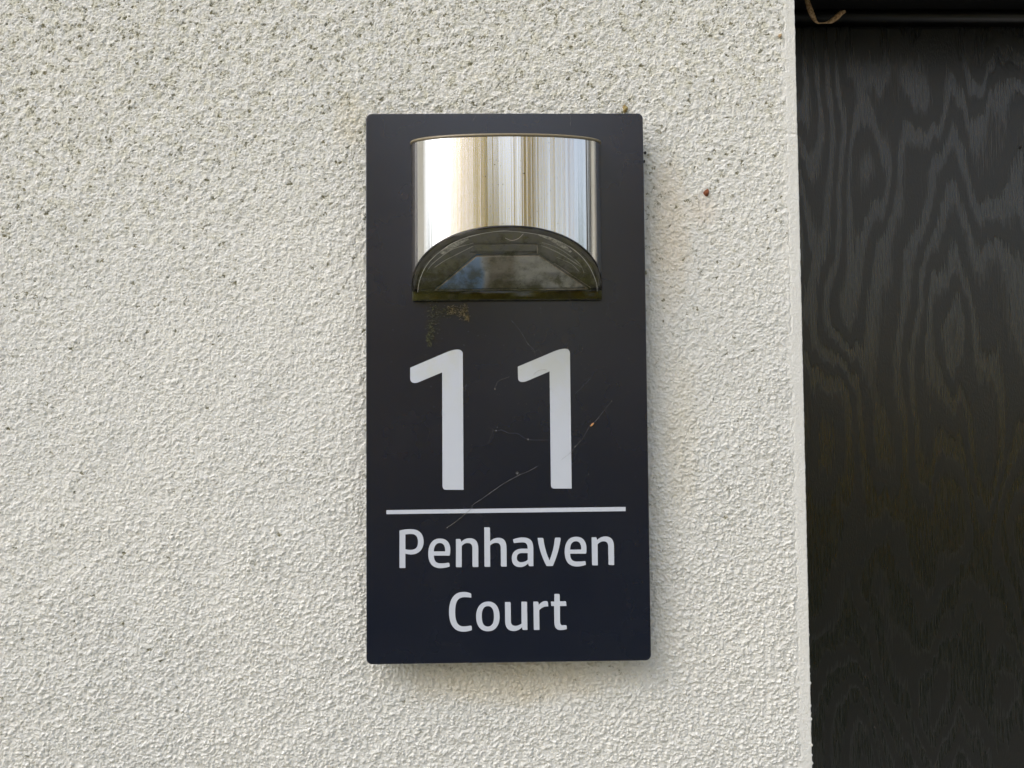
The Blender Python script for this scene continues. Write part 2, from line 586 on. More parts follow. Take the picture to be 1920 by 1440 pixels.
bm = bmesh.new()
box(bm, 0.1682, 3.2, -0.0042, 0.14, 0.331, 1.30)
lintel = bm_obj("wall_above_door", bm, M_RENDER)
tag(lintel, "rendered wall above the black door", kind="structure")

# ------------------------------------------------------------------ unseen ground in front, and unseen trees put in for the steel lamp to mirror
bm = bmesh.new()
bmesh.ops.create_grid(bm, x_segments=1, y_segments=1, size=60.0)
NG = Nodes("unseen_ground")
gv = NG.coords()
gsep = NG.new("SeparateXYZ", Vector=gv)
path = NG.mix(NG.noise(gv, 3.0, 5.0), (0.40, 0.385, 0.36), (0.47, 0.455, 0.43))  # unseen bright strip, put in to light the lens from below
dark_zone = NG.mix(NG.noise(gv, 6.0, 5.0), (0.022, 0.036, 0.012), (0.045, 0.058, 0.02))  # unseen dark area beyond, put in to darken the plate's lower reflection
gm = NG.principled(Base_Color=NG.mix(NG.ramp(gsep.outputs[1], -1.75, -1.70), dark_zone, path), Roughness=0.85)  # path here is the unseen bright strip
ground = bm_obj("unseen_ground_plane", bm, gm)
ground.location = (0, 0, -1.40)
tag(ground, kind="structure")

rnd = random.Random(5)
nrng = np.random.default_rng(3)


def mat_unseen_leaf():
    N = Nodes("tree_leaves")
    at_ = N.new("Attribute"); at_.attribute_name = "hue"
    r = N.new("ValToRGB")
    N.l.new(at_.outputs["Fac"], r.inputs[0])
    e = r.color_ramp.elements
    e[0].position, e[0].color = 0.0, (0.045, 0.07, 0.02, 1)
    e[1].position, e[1].color = 1.0, (0.50, 0.30, 0.12, 1)
    for p, c in ((0.35, (0.50, 0.52, 0.15, 1)), (0.6, (0.98, 0.80, 0.03, 1)), (0.8, (0.80, 0.64, 0.42, 1))):
        k = e.new(p); k.color = c
    tl = N.new("BsdfTranslucent", Color=r.outputs[0])
    ms = N.new("MixShader"); ms.inputs[0].default_value = 0.55
    N.principled(Base_Color=r.outputs[0], Roughness=0.6)
    N.l.new(N.p.outputs[0], ms.inputs[1]); N.l.new(tl.outputs[0], ms.inputs[2]); N.l.new(ms.outputs[0], N.out.inputs["Surface"])
    return N.m


tv, tf, th = [], [], []
# (azimuth deg from straight out, distance m, crown centre z, radius xy, radius z, leaves, hue)
for az, dist, cz, rr, rz, cnt, hue in (  # crowns shaped for reflections; tall left columns added to narrow the sun's white patch
        (-80, 7, 0.4, 0.9, 1.6, 500, 0.1), (-66, 9, -0.6, 1.6, 0.8, 600, 0.35), (-54, 11, -0.7, 1.5, 0.9, 600, 0.3), (-53, 8, 2.6, 0.16, 5.0, 1000, 0.72), (-47, 8, 3.0, 0.24, 5.2, 1500, 0.78),
        (-41, 8, 3.4, 0.20, 5.4, 1500, 0.72), (-35.5, 8, 3.6, 0.26, 5.4, 1900, 0.60), (-31, 9, 3.4, 0.12, 5.4, 1000, 0.78), (-26, 9, 3.4, 0.26, 5.4, 1900, 0.59), (-20.5, 8, 3.0, 0.20, 5.0, 1500, 0.56), (-15.5, 9, 3.0, 0.38, 5.2, 2700, 0.58),
        (-11, 9, 2.2, 0.10, 4.2, 800, 0.44), (-7, 8, 0.7, 0.34, 2.6, 1500, 0.58), (-2, 9, 0.6, 0.30, 2.6, 1300, 0.50), (1.5, 9, 0.6, 0.10, 2.6, 600, 0.62), (5, 7, -0.6, 0.5, 0.9, 500, 0.35),
        (8.5, 9, 0.9, 0.22, 3.0, 1100, 0.55), (13, 9, 2.8, 0.32, 5.0, 2300, 0.70), (18, 9, 3.0, 0.28, 5.2, 2000, 0.58), (22.5, 9, 3.0, 0.14, 5.2, 1200, 0.64), (27, 10, -0.7, 1.0, 1.0, 600, 0.55), (29.5, 9, 2.8, 0.14, 5.0, 1200, 0.60),
        (38, 9, 2.4, 0.20, 5.0, 1300, 0.62), (43, 11, -0.8, 1.5, 0.8, 700, 0.4), (47, 9, 2.4, 0.10, 5.0, 800, 0.60), (53, 10, -0.8, 1.8, 0.8, 700, 0.6), (58, 9, 2.0, 0.3, 4.4, 1400, 0.8), (66, 9, -0.2, 0.5, 1.8, 600, 0.8), (78, 8, 0.4, 1.2, 1.9, 600, 0.1)):
    a = math.radians(az)
    cx, cy = math.sin(a) * dist, -math.cos(a) * dist
    d = nrng.normal(size=(cnt, 3)); d /= np.linalg.norm(d, axis=1)[:, None]
    r = nrng.random(cnt) ** 0.4
    c = d * r[:, None] * np.array([rr, rr, rz]) + np.array([cx, cy, cz])
    c[:, 2] = np.maximum(c[:, 2], -1.35)
    for p in c:
        u = Vector(nrng.normal(size=3)).normalized(); w = u.orthogonal().normalized()
        s = 0.14 + 0.14 * rnd.random()
        b0 = len(tv)
        P = Vector(p)
        tv += [P + u * s, P + w * s * 0.6, P - u * s, P - w * s * 0.6]
        tf.append((b0, b0 + 1, b0 + 2, b0 + 3))
        th += [min(1, max(0, hue + rnd.gauss(0, 0.06)))] * 4
trees = mesh_obj("unseen_treeline", tv, tf, mat_unseen_leaf())
ha = trees.data.attributes.new("hue", 'FLOAT', 'POINT')
ha.data.foreach_set("value", np.array(th, dtype=np.float32))
tag(trees, "unseen foliage behind the viewer, put in for the steel lamp to mirror", "foliage", kind="stuff")

# ------------------------------------------------------------------ the house sign
YP = -0.016                    # front face of the plate
PW, PH = 0.15339, 0.300
sign = empty("house_sign", (0, YP, 0))
tag(sign, "dark anthracite house sign with white number 11 and solar lamp, fixed to the wall", "sign")


def under(o, parent, origin=None):
    """parent o (built in world space) below parent without moving it"""
    o.parent = parent
    w = Matrix.Identity(4)
    p = parent
    chain = []
    while p:
        chain.append(p); p = p.parent
    for p in reversed(chain):
        w = w @ p.matrix_parent_inverse @ Matrix.Translation(p.location) if p.parent else Matrix.Translation(p.location)
    o.matrix_parent_inverse = w.inverted()
    return o


def rounded_rect(w, hgt, r, seg=8):
    pts = []
    for cx, cz, a0 in ((w / 2 - r, hgt / 2 - r, 0), (-w / 2 + r, hgt / 2 - r, 90), (-w / 2 + r, -hgt / 2 + r, 180), (w / 2 - r, -hgt / 2 + r, 270)):
        for k in range(seg + 1):
            a = math.radians(a0 + 90 * k / seg)
            pts.append((cx + r * math.cos(a), cz + r * math.sin(a)))
    return pts


def slab(name, outline, yfront, yback, mat, bevel=0.0004):
    """outline in x,z; chamfered front edge in three steps"""
    n = len(outline)
    cx = sum(p[0] for p in outline) / n; cz = sum(p[1] for p in outline) / n
    W = max(p[0] for p in outline) - cx; H = max(p[1] for p in outline) - cz
    bm = bmesh.new()
    rings = []
    for inset, y in ((0.0, yback), (0.0, yfront + bevel), (bevel * 0.3, yfront + bevel * 0.3), (bevel, yfront)):
        rings.append([bm.verts.new((cx + (p[0] - cx) * (1 - inset / W), y, cz + (p[1] - cz) * (1 - inset / H))) for p in outline])
    for a, b in zip(rings, rings[1:]):
        for i in range(n):
            j = (i + 1) % n
            bm.faces.new((a[i], a[j], b[j], b[i]))
    bm.faces.new(rings[-1]); bm.faces.new(rings[0][::-1])
    return bm_obj(name, bm, mat)


under(slab("plate", rounded_rect(PW, PH, 3.1 * MM), YP, YP + 0.003, M_PLATE), sign)
under(slab("backing_box", rounded_rect(PW - 0.014, PH - 0.014, 3 * MM), YP + 0.003, -0.0049, M_BLACK), sign)

# ---- vinyl numerals, rule and letters, outlines in millimetres on the plate
GLYPHS = [
    ('1', 'M -52.66,9.44 L -34.73,16.96 C -31.69,18.29 -29.27,19.19 -26.84,19.17 C -25.02,19.16 -23.98,18.24 -23.99,16.72 L -24.03,-57.09 L -33.4,-56.99 C -34.7,-56.98 -35.4,-56.25 -35.42,-54.85 L -35.29,6.78 L -48.3,1.42 C -50.92,0.54 -52.63,1.36 -52.68,3.58 Z'),
    ('1', 'M 6.01,9.57 L 23.96,16.99 C 26.81,18.19 29.26,19.23 31.9,19.21 C 33.63,19.2 34.53,18.34 34.58,16.71 L 34.7,-57.02 L 25.41,-56.92 C 24.1,-56.91 23.44,-56.26 23.43,-54.86 L 23.35,6.85 L 10.64,1.57 C 8,0.68 6.08,1.31 6.04,3.33 Z'),
    ('P', 'M -58.72,-78.65 C -56.96,-78.19 -54.76,-77.98 -52.57,-78.01 C -48.17,-78.06 -45.74,-80.55 -45.76,-84.82 C -45.78,-89.1 -48.62,-91.6 -52.61,-91.52 C -53.71,-91.46 -54.71,-91.29 -55.61,-91.05 L -55.63,-98.74 L -58.38,-98.71 Q -58.74,-98.7 -58.78,-98.34 Z M -55.57,-80.8 C -54.57,-80.61 -53.57,-80.52 -52.58,-80.53 C -49.98,-80.56 -48.79,-81.91 -48.8,-84.99 C -48.81,-87.77 -50.01,-89.15 -52.81,-89.11 C -53.8,-89.08 -54.8,-88.95 -55.6,-88.74 Z'),
    ('e', 'M -40.24,-92.3 L -32.05,-92.4 Q -31.65,-92.4 -31.61,-91.95 C -31.44,-91.05 -31.36,-90.06 -31.37,-89.07 C -31.41,-85.49 -33.4,-83.24 -36.9,-83.2 C -41,-83.15 -43.25,-86.15 -43.27,-91.31 C -43.29,-96.27 -41.07,-99 -36.78,-99.05 C -34.88,-99.07 -33.28,-98.77 -31.76,-98.24 L -31.87,-96.81 Q -31.99,-96.21 -32.57,-96.24 C -34.07,-96.5 -35.47,-96.57 -36.76,-96.51 C -39.26,-96.44 -40.21,-95.12 -40.24,-92.3 Z M -40.27,-90.08 L -34.11,-90.15 C -34.1,-87.25 -34.91,-85.61 -37.11,-85.58 C -39.21,-85.56 -40.18,-87.37 -40.27,-90.08 Z'),
    ('n', 'M -28.3,-83.54 L -26.5,-83.56 Q -25.84,-83.56 -25.7,-84.16 L -25.47,-85.16 C -24.2,-83.88 -22.59,-83.2 -20.89,-83.22 C -17.88,-83.26 -16.35,-84.87 -16.26,-88.65 L -16.29,-98.68 L -18.89,-98.65 Q -19.41,-98.65 -19.44,-98.15 L -19.46,-88.61 C -19.51,-86.62 -20.2,-85.78 -22.01,-85.76 C -23.31,-85.74 -24.31,-86.37 -25.22,-87.35 L -25.25,-98.67 L -27.89,-98.64 Q -28.36,-98.64 -28.36,-98.14 Z'),
    ('h', 'M -12.97,-77.44 L -10.53,-77.46 Q -9.89,-77.47 -9.87,-78.13 L -9.82,-85.04 C -8.57,-83.76 -6.96,-83.14 -5.46,-83.16 C -2.55,-83.19 -1.06,-84.84 -0.99,-88.23 L -0.99,-98.63 L -3.58,-98.6 Q -4.08,-98.59 -4.11,-98.1 L -4.12,-88.59 C -4.18,-86.7 -4.98,-85.84 -6.58,-85.82 C -7.88,-85.8 -8.99,-86.35 -9.88,-87.37 L -9.88,-98.66 L -12.45,-98.63 Q -12.97,-98.63 -12.98,-98.13 Z'),
    ('a', 'M 2.58,-84.19 C 4.27,-83.51 5.88,-83.13 7.69,-83.15 C 11.7,-83.2 13.54,-84.81 13.49,-89 L 13.48,-98.59 L 11.56,-98.57 Q 11.06,-98.56 10.92,-98.12 L 10.65,-97.12 C 9.35,-98.3 7.94,-99.02 6.34,-99 C 3.33,-98.96 1.79,-97.22 1.81,-94.23 C 1.84,-91.05 4.02,-89.13 7.63,-89.17 L 10.48,-89.2 C 10.5,-86.97 9.87,-85.77 7.66,-85.74 C 6.26,-85.73 4.85,-85.87 3.65,-86.09 Q 2.94,-86.13 2.81,-85.49 Z M 10.5,-91.59 L 7.41,-91.47 C 5.4,-91.45 4.56,-92.28 4.54,-94.07 C 4.53,-95.66 5.36,-96.42 6.96,-96.44 C 8.37,-96.46 9.58,-95.92 10.47,-95.17 Z'),
    ('v', 'M 15.92,-83.49 L 18.33,-83.51 Q 18.93,-83.52 19.05,-84.08 C 19.49,-88.07 20.65,-92.07 22.22,-95.67 C 23.66,-92.3 24.81,-88.53 25.26,-83.95 Q 25.33,-83.43 25.87,-83.44 L 27.88,-83.46 Q 28.42,-83.47 28.38,-84.09 C 27.72,-88.97 26.06,-94.13 24,-98.64 L 20.99,-98.6 Q 20.59,-98.6 20.39,-98.24 C 18.22,-94.03 16.47,-88.83 15.92,-83.49 Z'),
    ('e', 'M 33.42,-92.12 L 41.76,-92.22 Q 42.17,-92.23 42.21,-91.77 C 42.3,-90.93 42.35,-90.13 42.34,-89.14 C 42.29,-85.35 40.36,-83.13 36.84,-83.09 C 32.81,-83.04 30.57,-86.01 30.51,-91.19 C 30.45,-96.17 32.73,-98.98 36.95,-99.03 C 38.86,-99.06 40.38,-98.78 41.89,-98.2 L 41.83,-96.74 Q 41.71,-96.21 41.11,-96.26 C 39.7,-96.44 38.29,-96.5 36.88,-96.45 C 34.47,-96.34 33.48,-94.91 33.42,-92.12 Z M 33.44,-89.99 L 39.54,-90.02 C 39.57,-87.11 38.82,-85.51 36.61,-85.48 C 34.5,-85.46 33.53,-87.24 33.44,-89.99 Z'),
    ('n', 'M 45.25,-83.48 L 47.31,-83.47 Q 47.87,-83.47 48.01,-84.01 L 48.14,-85.01 C 49.52,-83.73 51.14,-83.09 52.76,-83.11 C 55.78,-83.15 57.27,-84.82 57.32,-88.51 L 57.3,-98.53 L 54.77,-98.49 Q 54.28,-98.49 54.25,-98.01 L 54.22,-88.48 C 54.16,-86.58 53.43,-85.71 51.71,-85.69 C 50.5,-85.68 49.39,-86.23 48.43,-87.25 L 48.4,-98.58 L 45.81,-98.54 Q 45.35,-98.54 45.31,-98.04 Z'),
    ('C', 'M -20.23,-114.99 C -21.27,-114.86 -22.47,-114.76 -23.87,-114.7 C -27.66,-114.62 -28.91,-117.41 -28.94,-122.55 C -28.97,-127.88 -27.55,-130.3 -24.56,-130.34 C -23.16,-130.36 -21.97,-130.22 -20.77,-130 Q -20.17,-129.97 -20.1,-130.52 L -19.99,-132.3 C -21.39,-132.87 -22.98,-133.13 -24.68,-133.1 C -29.56,-133.04 -32.29,-129.21 -32.25,-122.5 C -32.21,-115.78 -29.44,-111.9 -24.45,-111.96 C -23.05,-111.98 -21.85,-112.24 -20.86,-112.6 Q -20.22,-112.89 -20.22,-113.46 Z'),
    ('o', 'M -11,-117.28 C -7.1,-117.34 -4.97,-120.49 -5.01,-125.43 C -5.05,-130.18 -7.43,-133.14 -11.42,-133.09 C -15.41,-133.03 -17.7,-130 -17.67,-125.07 C -17.63,-120.32 -15.1,-117.23 -11,-117.28 Z M -11.32,-119.66 C -13.71,-119.62 -14.61,-121.75 -14.63,-124.91 C -14.66,-128.47 -13.79,-130.61 -11.4,-130.64 C -9,-130.67 -8.11,-128.55 -8.08,-125.39 C -8.06,-121.83 -8.92,-119.69 -11.32,-119.66 Z'),
    ('u', 'M -2.07,-117.66 L 0.37,-117.69 Q 0.97,-117.7 1.01,-118.29 L 1.05,-127.89 C 1.07,-129.67 1.86,-130.43 3.56,-130.45 C 4.66,-130.47 5.86,-130.03 6.79,-129.25 L 6.82,-117.58 L 9.28,-117.61 Q 9.84,-117.62 9.85,-118.15 L 9.92,-132.65 L 7.74,-132.62 Q 7.34,-132.62 7.24,-132.22 L 7.01,-131.23 C 5.64,-132.49 4.14,-133.16 2.54,-133.14 C -0.36,-133.1 -1.98,-131.4 -2.03,-127.85 Z'),
    ('r', 'M 13.3,-117.62 L 15.28,-117.65 Q 15.88,-117.65 16.04,-118.19 L 16.17,-119.42 C 17.28,-118.21 18.49,-117.43 19.89,-117.41 Q 21,-117.42 21.13,-118.16 L 21.29,-120.24 C 19.16,-120.17 17.56,-120.79 16.38,-122.26 L 16.44,-132.74 L 13.74,-132.7 Q 13.4,-132.7 13.38,-132.3 Z'),
    ('t', 'M 24.76,-113.68 L 26.95,-113.71 Q 27.55,-113.72 27.56,-114.34 L 27.57,-117.65 L 30.42,-117.68 Q 30.98,-117.69 31.01,-118.23 L 31.15,-120.13 L 27.62,-120.13 L 27.58,-128.05 C 27.6,-129.83 28.07,-130.53 29.07,-130.48 C 29.67,-130.49 30.07,-130.41 30.57,-130.42 Q 31.04,-130.43 31.11,-130.96 L 31.25,-132.45 C 30.15,-132.83 29.04,-132.97 27.84,-132.96 C 25.44,-132.92 24.57,-131.57 24.52,-128.99 L 24.46,-120.08 L 22.97,-120.03 L 22.76,-117.74 L 24.6,-117.77 Z'),
]



def parse(path):
    tok = path.replace(",", " ").split()
    i, loops, cur, pos, cmd = 0, [], None, None, None
    def pt():
        nonlocal i
        p = (float(tok[i]) * MM, float(tok[i + 1]) * MM); i += 2
        return p
    while i < len(tok):
        if tok[i].isalpha():
            cmd = tok[i]; i += 1
        if cmd == "Z":
            loops.append(cur); cur = None
            continue
        if cmd == "M":
            pos = pt(); cur = [pos]
        elif cmd == "L":
            pos = pt(); cur.append(pos)
        elif cmd in "CQ":
            c1 = pt(); c2 = pt(); p3 = pt() if cmd == "C" else c2
            if cmd == "Q":
                q = c1
                c1 = (pos[0] + (q[0] - pos[0]) * 2 / 3, pos[1] + (q[1] - pos[1]) * 2 / 3)
                c2 = (p3[0] + (q[0] - p3[0]) * 2 / 3, p3[1] + (q[1] - p3[1]) * 2 / 3)
            n = 10 if cmd == "C" else 4
            for k in range(1, n + 1):
                t = k / n
                cur.append(tuple((1 - t) ** 3 * pos[d] + 3 * (1 - t) ** 2 * t * c1[d] + 3 * (1 - t) * t * t * c2[d] + t ** 3 * p3[d] for d in (0, 1)))
            pos = p3
    return loops


def glyph(name, loops, label):
    cu = bpy.data.curves.new(name, 'CURVE')
    cu.dimensions = '2D'
    cu.fill_mode = 'BOTH'
    cu.extrude = 0.00011
    for lp in loops:
        pts = [lp[0]]
        for p in lp[1:]:
            if abs(p[0] - pts[-1][0]) + abs(p[1] - pts[-1][1]) > 1e-6:
                pts.append(p)
        if abs(pts[0][0] - pts[-1][0]) + abs(pts[0][1] - pts[-1][1]) < 1e-6:
            pts.pop()
        sp = cu.splines.new('POLY')
        sp.points.add(len(pts) - 1)
        for q, p in zip(sp.points, pts):
            q.co = (p[0], p[1], 0, 1)
        sp.use_cyclic_u = True
    tmp = bpy.data.objects.new(name, cu)
    col.objects.link(tmp)
    dg = bpy.context.evaluated_depsgraph_get()
    me_ = bpy.data.meshes.new_from_object(tmp.evaluated_get(dg))
    bpy.data.objects.remove(tmp)
    bpy.data.curves.remove(cu)
    me_.transform(Matrix.Translation((0, YP - 0.00009, 0)) @ Matrix.Rotation(math.pi / 2, 4, 'X'))
    me_.name = name
    me_.materials.clear()
    me_.materials.append(M_LETTER)
    o = bpy.data.objects.new(name, me_)
    col.objects.link(o)
    o["label"] = label
    return under(o, sign)


for ch, path in GLYPHS:
    glyph("numeral" if ch == "1" else "letter", parse(path), "large white numeral 1" if ch == "1" else "white letter %s" % ch)
glyph("rule_line", [[(-65.76 * MM, -67.62 * MM), (-65.76 * MM, -69.77 * MM), (63.94 * MM, -69.54 * MM), (63.98 * MM, -67.26 * MM)]],
      "thin white line under the number")

# ---- the solar lamp on the sign
LA, LD = 52.0 * MM, 36.0 * MM          # half width and depth of the half-round housing
LCX = 0.4 * MM
ZT0, ZT1 = 131.9 * MM, 123.9 * MM      # top of the steel: at the plate, at the front
ZB0, ZB1 = 50.5 * MM, 78.6 * MM        # lower cut of the steel: at the plate, at the front
NEXP = 2.15


def plan(t, a=LA, d=LD):
    """half superellipse, t 0..1 from left to right -> x, depth"""
    th_ = math.pi * (1 - t)
    c, s = math.cos(th_), math.sin(th_)
    return LCX + a * math.copysign(abs(c) ** (2 / NEXP), c), d * abs(s) ** (2 / NEXP)


lamp = empty("solar_lamp", (0, YP, 0.09))
under(lamp, sign)
lamp.matrix_parent_inverse = Matrix.Translation(sign.location).inverted()
NS = 160
tt = [0.5 - 0.5 * math.cos(math.pi * i / NS) for i in range(NS + 1)]
tt = [0.5 * (a + i / NS) for i, a in enumerate(tt)]
bm = bmesh.new()
uvl = bm.loops.layers.uv.new("brush")
rows = 10
grid = []
arc = 0.0
prev = None
arcs = []
for t in tt:
    x, d = plan(t)
    if prev:
        arc += math.hypot(x - prev[0], d - prev[1])
    prev = (x, d)
    arcs.append(arc)
    f = d / LD
    zt, zb = ZT0 + (ZT1 - ZT0) * f, ZB0 + (ZB1 - ZB0) * f
    grid.append([bm.verts.new((x, YP - d, zb + (zt - zb) * k / rows)) for k in range(rows + 1)])
for i in range(NS):
    for k in range(rows):
        f = bm.faces.new((grid[i][k], grid[i + 1][k], grid[i + 1][k + 1], grid[i][k + 1]))
        for lp, (ii, kk) in zip(f.loops, ((i, k), (i + 1, k), (i + 1, k + 1), (i, k + 1))):
            lp[uvl].uv = (grid[ii][kk].co.z * 10, arcs[ii] * 10)
shell = bm_obj("steel_shell", bm, M_METAL, smooth=True)
under(shell, lamp)

# end cap: thin tan plastic lid a hair wider than the steel
bm = bmesh.new()
rr = []
for a, d0, dz in ((LA - 2 * MM, LD - 2 * MM, 0.0002), (LA + 0.35 * MM, LD + 0.35 * MM, 0.0002), (LA + 0.6 * MM, LD + 0.6 * MM, 0.0009), (LA + 0.2 * MM, LD + 0.2 * MM, 0.0016)):
    r = []
    for t in tt[::2]:
        x, d = plan(t, a, d0)
        r.append(bm.verts.new((x, YP - d, ZT0 + (ZT1 - ZT0) * d / LD + dz)))
    rr.append(r)
for a, b in zip(rr, rr[1:]):
    for i in range(len(a) - 1):
        bm.faces.new((a[i], a[i + 1], b[i + 1], b[i]))
top_mid = [bm.verts.new((v.co.x, YP, ZT0 + 0.0016)) for v in rr[-1]]
for i in range(len(top_mid) - 1):
    bm.faces.new((rr[-1][i], rr[-1][i + 1], top_mid[i + 1], top_mid[i]))
under(bm_obj("end_cap", bm, M_CAP, smooth=True), lamp)

# lens frame of reference: u across, v up the slope, n out of it
LO = Vector((0.5 * MM, YP, ZB0))
LV = Vector((0, -36.0, 28.1)); LL = LV.length * MM; LV.normalize()
LN = Vector((0, -28.1, -36.0)).normalized()


def lp3(u, v, n=0.0):
    return LO + Vector((u * MM, 0, 0)) + LV * (v * MM) + LN * (n * MM)


def arch(a, L, n, cnt=72, v0=0.0):
    out = []
    for i in range(cnt + 1):
        t = 0.5 * ((0.5 - 0.5 * math.cos(math.pi * i / cnt)) + i / cnt)
        th_ = math.pi * (1 - t)
        c, s = math.cos(th_), math.sin(th_)
        out.append(lp3(a * math.copysign(abs(c) ** (2 / NEXP), c), v0 + (L - v0) * abs(s) ** (2 / NEXP), n))
    return out


def sheet(name, rings, mat, cap=True, smooth=True, parent=None):
    bm = bmesh.new()
    R = [[bm.verts.new(p) for p in r] for r in rings]
    for a, b in zip(R, R[1:]):
        for i in range(len(a) - 1):
            bm.faces.new((a[i], a[i + 1], b[i + 1], b[i]))
        bm.faces.new((a[-1], a[0], b[0], b[-1]))
    if cap:
        bm.faces.new(R[-1])
    return under(bm_obj(name, bm, mat, smooth=False), parent or lamp)


def rod(name, pts, r, mat, parent=None, n=5):
    v, f = tube(smooth_path([lp3(*p) for p in pts], n), r * MM, 6)
    return under(mesh_obj(name, v, f, mat, smooth=True), parent or lamp)


# dark gasket line where steel meets plastic
v, f = tube(arch(51.5, 45.2, 0.5), 0.42 * MM, 8)
under(mesh_obj("gasket", v, f, M_GASKET, smooth=True), lamp)
tray = sheet("tray", [arch(51.0, 44.9, -0.2), arch(50.6, 44.5, -1.6), arch(30.0, 22.0, -1.6, v0=1.0)], M_TRAY)
rim = sheet("lens_rim", [arch(51.6, 45.4, -0.2), arch(51.9, 45.4, 1.0), arch(51.5, 45.0, 1.5), arch(49.6, 43.3, 1.8), arch(49.1, 42.9, 0.2)], M_RIM, cap=False)
rod("rim_edge", [(-48.7, 2.0, 1.7), (-47.0, 10.3, 1.7), (-42.9, 20.2, 1.7), (-37.4, 27.6, 1.7), (-28.5, 35.5, 1.7), (-18.7, 40.2, 1.7), (-7.1, 43.0, 1.7), (2.1, 43.3, 1.7),
                 (16.1, 41.0, 1.7), (25.9, 37.1, 1.7), (35.5, 30.0, 1.7), (42.8, 20.6, 1.7), (47.9, 8.8, 1.7), (49.2, 2.0, 1.7)], 0.12, M_RIB, rim)
sheet("lens_cover", [arch(49.3, 43.1, 0.6), arch(49.2, 43.0, 1.3), arch(48.8, 42.6, 1.6)], M_CLEAR)
# solar cell: bevelled trapezoid under the cover
cell_pts = [(-39.4, 1.9), (-16.2, 25.9), (16.4, 26.1), (44.1, 2.4)]
cu_ = sum(p[0] for p in cell_pts) / 4; cv_ = sum(p[1] for p in cell_pts) / 4
def scaled(k, n):
    return [lp3(cu_ + (u - cu_) * k, cv_ + (w - cv_) * k, n) for u, w in cell_pts]
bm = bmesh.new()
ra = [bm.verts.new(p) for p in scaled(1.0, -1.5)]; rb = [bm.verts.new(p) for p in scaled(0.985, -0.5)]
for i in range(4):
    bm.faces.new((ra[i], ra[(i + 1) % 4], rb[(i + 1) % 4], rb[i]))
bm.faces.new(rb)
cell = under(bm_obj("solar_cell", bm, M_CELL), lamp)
for i in range(4):
    a, b = cell_pts[i], cell_pts[(i + 1) % 4]
    m = ((a[0] + b[0]) / 2, (a[1] + b[1]) / 2)
    rod("cell_edge", [(*a, 0.3), (*m, 0.3), (*b, 0.3)], 0.45 if i != 3 else 0.40, M_EDGE, cell, 2)
a, b = cell_pts[2], cell_pts[3]
rod("cell_edge", [(a[0] + 8.5, a[1] - 5.6, -0.2), (a[0] + 18.5, a[1] - 14.2, -0.2), (b[0] + 1.5, b[1] + 0.4, -0.2)], 0.22, M_EDGE, cell, 3)
# battery slot above the cell
bm = bmesh.new()
sl = [(-19.5, 27.5), (-19.3, 33.1), (15.4, 32.9), (15.6, 27.2)]
ra = [bm.verts.new(lp3(u, w, -0.4)) for u, w in sl]
rb = [bm.verts.new(lp3(u * 0.985 - 0.05, 30.2 + (w - 30.2) * 0.8, -1.55)) for u, w in sl]
for i in range(4):
    bm.faces.new((ra[i], ra[(i + 1) % 4], rb[(i + 1) % 4], rb[i]))
bm.faces.new(rb)
slot = under(bm_obj("slot_recess", bm, M_TRAY), lamp)
rod("slot_edge", [(15.6, 27.3, -0.3), (15.5, 30.0, -0.3), (15.4, 32.8, -0.3)], 0.26, M_EDGE, slot, 2)
rod("slot_edge", [(-8.0, 33.0, -0.3), (4.0, 33.0, -0.3), (15.4, 32.9, -0.3)], 0.10, M_EDGE, slot, 2)
for pts, r in (([(-17.5, 34.7), (-26.7, 31.5), (-32.1, 27.9), (-39.4, 20.9), (-42.8, 15.7)], 0.17), ([(-17.7, 32.7), (-25.6, 27.7), (-33.0, 23.0), (-38.6, 18.3)], 0.20),
               ([(17.6, 35.1), (24.9, 32.0), (31.7, 26.9), (38.5, 20.0), (41.0, 14.2)], 0.17), ([(17.3, 33.3), (23.0, 30.3), (30.1, 25.6), (39.7, 17.8)], 0.30),
               ([(25.9, 25.0), (33.8, 20.5), (38.2, 15.2)], 0.14)):
    rod("rib", [(u, w, 0.35) for u, w in pts], r, M_RIB)


rod("trapped_hair", [(-1.3, 39.2, 1.85), (2.0, 37.6, 1.9), (5.5, 38.8, 1.9), (8.0, 41.8, 1.85)], 0.10, M_EDGE)


def mat_reflection():  # mottled pale colour painted for reflections on the lens dome
    N = Nodes("painted_reflection")
    v_ = N.coords()
    c = N.mix(N.ramp(N.noise(v_, 500.0, 4.0, 0.7), 0.35, 0.7), (0.30, 0.30, 0.25), (0.92, 0.92, 0.85))
    return N.principled(Base_Color=c, Roughness=0.4)


